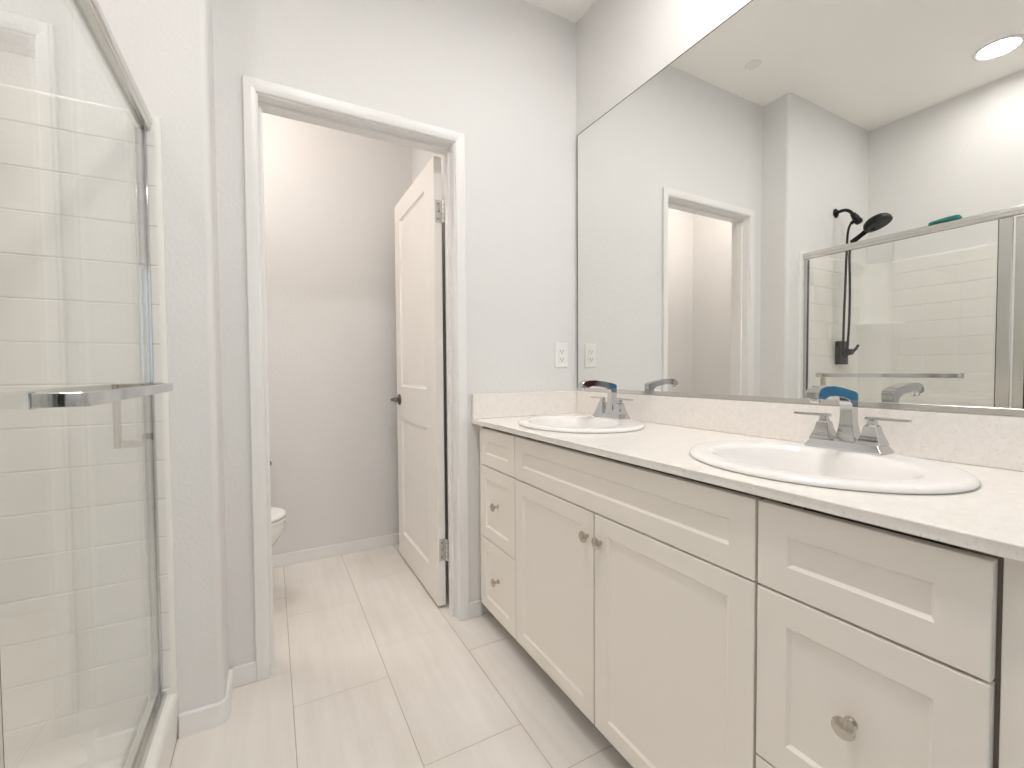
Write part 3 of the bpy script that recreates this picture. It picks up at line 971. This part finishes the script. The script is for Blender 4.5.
mb.cyl(p, p + d * 0.020, 0.0165, n=20); mb.cyl(p + d * 0.020, p + d * 0.062, 0.020, n=20); mb.lathe([(0.0, 0), (0.019, 0.002), (0.024, 0.016), (0.019, 0.030), (0, 0.034)], p + d * 0.045, d, 20, cap=False)
q0 = p + d * 0.040
mb.cyl(q0, q0 + Vector((0, 0.030, -0.022)), 0.011, n=16)
mb.build('diverter', 'black', t)
# broad oval head, its face looking down and into the stall
HC = Vector((0.0, -0.240, -0.138))
nf = Vector((0, -0.40, -0.916)).normalized()
mb = MB()
mb.lathe([(0.0, -0.048), (0.026, -0.047), (0.050, -0.040), (0.066, -0.028), (0.0735, -0.012), (0.0745, 0.004), (0.071, 0.010), (0.060, 0.012), (0.0, 0.012)], HC, nf, 40, cap=False)
mb.build('head', 'black', t)
mb = MB()
for r, k in ((0.015, 6), (0.032, 12), (0.049, 18)):
    for i in range(k):
        a = 2 * PI * i / k
        u = Vector((1, 0, 0)); w = nf.cross(u)
        c = HC + nf * 0.0118 + (u * math.cos(a) + w * math.sin(a)) * r
        mb.cyl(c, c + nf * 0.002, 0.0028, 0.0022, n=8)
mb.build('spray_face', 'black', t)
# handheld wand docked behind the head, pointing back to the wall
mb = MB()
w0 = Vector((0, -0.190, -0.158)); w1 = Vector((0, -0.098, -0.218))
mb.tube([w0 + Vector((0, -0.03, 0.012)), w0, w0.lerp(w1, 0.45), w1], [0.021, 0.0155, 0.0145, 0.0165], 16)
mb.build('wand', 'black', t)
# hose: from diverter down, round the loop, up to the wand
mb = MB()
e0 = q0 + Vector((0, 0.030, -0.022))
pts = bez(e0, e0 + Vector((0, 0.026, -0.030)), Vector((0.008, -0.078, -0.20)), Vector((0.008, -0.072, -0.34)), 14)
pts += bez((0.008, -0.072, -0.34), (0.008, -0.068, -0.60), (0.022, -0.066, -0.78), (0.014, -0.066, -0.90), 12)[1:]
pts += bez((0.014, -0.066, -0.90), (0.010, -0.066, -0.975), (-0.030, -0.068, -0.975), (-0.030, -0.070, -0.90), 10)[1:]
pts += bez((-0.030, -0.070, -0.90), (-0.030, -0.078, -0.74), (-0.012, -0.090, -0.62), (-0.004, -0.088, -0.42), 12)[1:]
pts += bez((-0.004, -0.088, -0.42), (0.0, -0.086, -0.32), (0.0, -0.084, -0.25), w1, 8)[1:]
mb.tube(pts, 0.0070, 10)
o = mb.build('hose', 'black', t); o['label'] = 'black flexible hose'
# valve
t = thing('shower_valve', 'matte black square shower valve plate with lever, below the shower head', 'shower valve', (-0.720, ye, 1.192))
mb = MB()
mb.box(-0.055, 0.055, -0.030, -0.0005, -0.0775, 0.0775, bev=0.004, seg=2)
mb.build('escutcheon', 'black', t)
mb = MB()
mb.lathe([(0.0, 0.0), (0.030, 0.0), (0.029, 0.012), (0.022, 0.030), (0.020, 0.034), (0.019, 0.050), (0.0, 0.051)], (0, -0.0295, 0.004), (0, -1, 0), 24, cap=False)
hb = mb.build('valve_handle', 'black', t)
mb = MB()
mb.tube([(0, -0.072, 0.002), (0, -0.084, 0.010), (0, -0.100, 0.026), (0, -0.112, 0.050)], [0.010, 0.010, 0.0085, 0.0075], 12)
mb.build('lever', 'black', hb)

# ================================================================== TOILET ROOM
t = thing('toilet', 'white toilet behind the door wall, its rounded seat front showing at the doorway', 'toilet', (TX0 + 0.012, 2.36, -0.0))
def egg(cx, z, L_, W, n=40, back=0.55):
    """egg outline: round front towards +x"""
    pts = []
    for i in range(n):
        a = 2 * PI * i / n
        c, s = math.cos(a), math.sin(a)
        lx = L_ * (1.0 if c > 0 else back)
        pts.append(Vector((cx + lx * c, W * s * (1 - 0.05 * c), z)))
    return pts
mb = MB()
BX = 0.455     # widest point of the bowl
mb.rings([egg(0.36, 0.001, 0.310, 0.105, back=0.85), egg(0.36, 0.02, 0.312, 0.108, back=0.85), egg(0.365, 0.06, 0.290, 0.100, back=0.85), egg(0.375, 0.14, 0.255, 0.098, back=0.85), egg(0.40, 0.22, 0.255, 0.115, back=0.8),
          egg(0.43, 0.29, 0.285, 0.150, back=0.72), egg(BX, 0.345, 0.300, 0.176, back=0.66), egg(BX, 0.380, 0.303, 0.182, back=0.66), egg(BX, 0.390, 0.298, 0.178, back=0.66),
          egg(BX, 0.388, 0.245, 0.125, back=0.60), egg(BX, 0.36, 0.225, 0.115, back=0.58), egg(BX - 0.01, 0.26, 0.150, 0.08, back=0.6), egg(BX - 0.02, 0.20, 0.07, 0.05, back=0.6)])
mb.box(0.05, 0.26, -0.105, 0.105, 0.20, 0.388, bev=0.015, seg=3)
mb.build('bowl', 'porcelain', t, smooth=50)
mb = MB()
mb.rings([egg(BX, 0.3925, 0.303, 0.184, back=0.62), egg(BX, 0.398, 0.307, 0.187, back=0.62), egg(BX, 0.406, 0.305, 0.186, back=0.62), egg(BX, 0.409, 0.298, 0.180, back=0.62),
          egg(BX, 0.409, 0.238, 0.125, back=0.5), egg(BX, 0.400, 0.232, 0.120, back=0.5), egg(BX, 0.3925, 0.234, 0.122, back=0.5), egg(BX, 0.3925, 0.303, 0.184, back=0.62)], cap0=False, cap1=False)
mb.build('seat', 'plastic', t, smooth=50)
mb = MB()
mb.rings([egg(BX, 0.4125, 0.302, 0.184, back=0.64), egg(BX, 0.418, 0.307, 0.187, back=0.64), egg(BX, 0.427, 0.304, 0.185, back=0.64), egg(BX, 0.434, 0.290, 0.174, back=0.62), egg(BX, 0.438, 0.20, 0.11, back=0.6), egg(BX, 0.439, 0.05, 0.03, back=0.6)])
for s in (-1, 1):
    mb.box(0.235, 0.285, s * 0.075 - 0.015, s * 0.075 + 0.015, 0.392, 0.420, bev=0.005, seg=2)
mb.build('lid', 'plastic', t, smooth=50)
mb = MB()
mb.rings([rrect(0.115, 0, 0.388, 0.085, 0.195, 0.03), rrect(0.115, 0, 0.50, 0.092, 0.210, 0.03), rrect(0.115, 0, 0.735, 0.097, 0.220, 0.03)])
mb.build('tank', 'porcelain', t, smooth=40)
mb = MB()
mb.rings([rrect(0.115, 0, 0.736, 0.100, 0.224, 0.03), rrect(0.115, 0, 0.742, 0.104, 0.228, 0.032), rrect(0.115, 0, 0.764, 0.104, 0.228, 0.032), rrect(0.115, 0, 0.772, 0.096, 0.220, 0.03)])
mb.build('tank_lid', 'porcelain', t, smooth=40)
mb = MB(); mb.cyl((0.208, 0.15, 0.68), (0.224, 0.15, 0.68), 0.012, n=16); mb.tube([(0.222, 0.155, 0.68), (0.226, 0.12, 0.678), (0.226, 0.085, 0.672)], [0.006, 0.006, 0.007], 10)
mb.build('flush_lever', 'chrome', t)
for s in (-1, 1):
    mb = MB(); mb.lathe([(0, 0), (0.013, 0), (0.012, 0.010), (0.007, 0.016), (0, 0.017)], (0.38, s * 0.112, 0.001), (0, 0, 1), 14, cap=False)
    mb.build('bolt_cap', 'plastic', t)

# paper holder on the toilet room back wall
t = thing('toilet_paper_holder', 'small chrome paper holder on the toilet room wall above the toilet front', 'paper holder', (-0.090, TY1, 0.583))
for s in (-1, 1):
    mb = MB()
    mb.lathe([(0, 0.0005), (0.018, 0.0005), (0.018, 0.005), (0.010, 0.009), (0.007, 0.012), (0.007, 0.060), (0.010, 0.064), (0.010, 0.076), (0.0, 0.078)], (s * 0.068, 0, 0), (0, -1, 0), 18, cap=False)
    mb.build('post', 'bronze', t)
mb = MB(); mb.cyl((-0.060, -0.068, 0), (0.060, -0.068, 0), 0.0075, n=14)
mb.build('roller', 'bronze', t)
mb = MB()
mb.lathe([(0.020, -0.051), (0.052, -0.051), (0.0535, -0.049), (0.0535, 0.049), (0.052, 0.051), (0.020, 0.051), (0.020, -0.051)], (0, 0, 0), (1, 0, 0), 36, cap=False)
mb.box(-0.050, 0.050, -0.0545, -0.0530, -0.105, 0.0)
o = mb.build('toilet_paper_roll', 'paper', smooth=40); o.location = (-0.090, TY1 - 0.068, 0.571)
tag(o, 'white toilet paper roll hanging on the paper holder', 'toilet paper')

# ================================================================== UNSEEN CLOTHS added behind the camera to colour the reflections in the chrome
def towel(y0, y1, ztop, zbot, mat, label, name):
    t = thing('added_towel_rail', 'unseen chrome rail added on the left wall for the added ' + name, 'towel rail', (XL, (y0 + y1) / 2, ztop), 'added unseen rails')
    h = (y1 - y0) / 2
    mb = MB(); mb.cyl((0.055, -h - 0.05, 0), (0.055, h + 0.05, 0), 0.008, n=14)
    mb.build('bar', 'chrome', t)
    for s in (-1, 1):
        mb = MB(); mb.lathe([(0, 0.0005), (0.022, 0.0005), (0.020, 0.008), (0.010, 0.012), (0.010, 0.062), (0, 0.064)], (0, s * (h + 0.045), 0), (1, 0, 0), 18, cap=False)
        mb.build('post', 'chrome', t)
    mb = MB()
    rs = []
    n = 24
    for i in range(n + 1):
        y = y0 + (y1 - y0) * i / n
        w = 0.006 * math.sin(i * 0.9) * 0.6
        c = XL + 0.055
        ring = []
        zb2 = zbot + 0.25
        outer = [(c + 0.018 + w, zbot), (c + 0.020 + w, zbot + 0.3), (c + 0.017, ztop - 0.02), (c + 0.010, ztop + 0.012), (c, ztop + 0.017), (c - 0.010, ztop + 0.012), (c - 0.017, ztop - 0.02), (c - 0.020 + w, zb2)]
        inner = [(c - 0.012 + w, zb2), (c - 0.0095, ztop - 0.02), (c - 0.006, ztop + 0.007), (c, ztop + 0.0095), (c + 0.006, ztop + 0.007), (c + 0.0095, ztop - 0.02), (c + 0.012 + w, zbot + 0.3), (c + 0.010 + w, zbot)]
        rs.append([Vector((x, y, z)) for x, z in outer + inner])
    mb.rings(rs)
    tag(mb.build('towel', mat, smooth=60), label, 'towel', 'added unseen cloths on the left wall')
towel(-0.46, -0.10, 1.42, 0.72, 'blue', 'unseen blue cloth added on the left wall for its reflection in the faucets', 'blue towel')
towel(-0.98, -0.62, 1.42, 0.72, 'maroon', 'unseen dark maroon cloth added on the left wall for its reflection in the faucets', 'maroon towel')
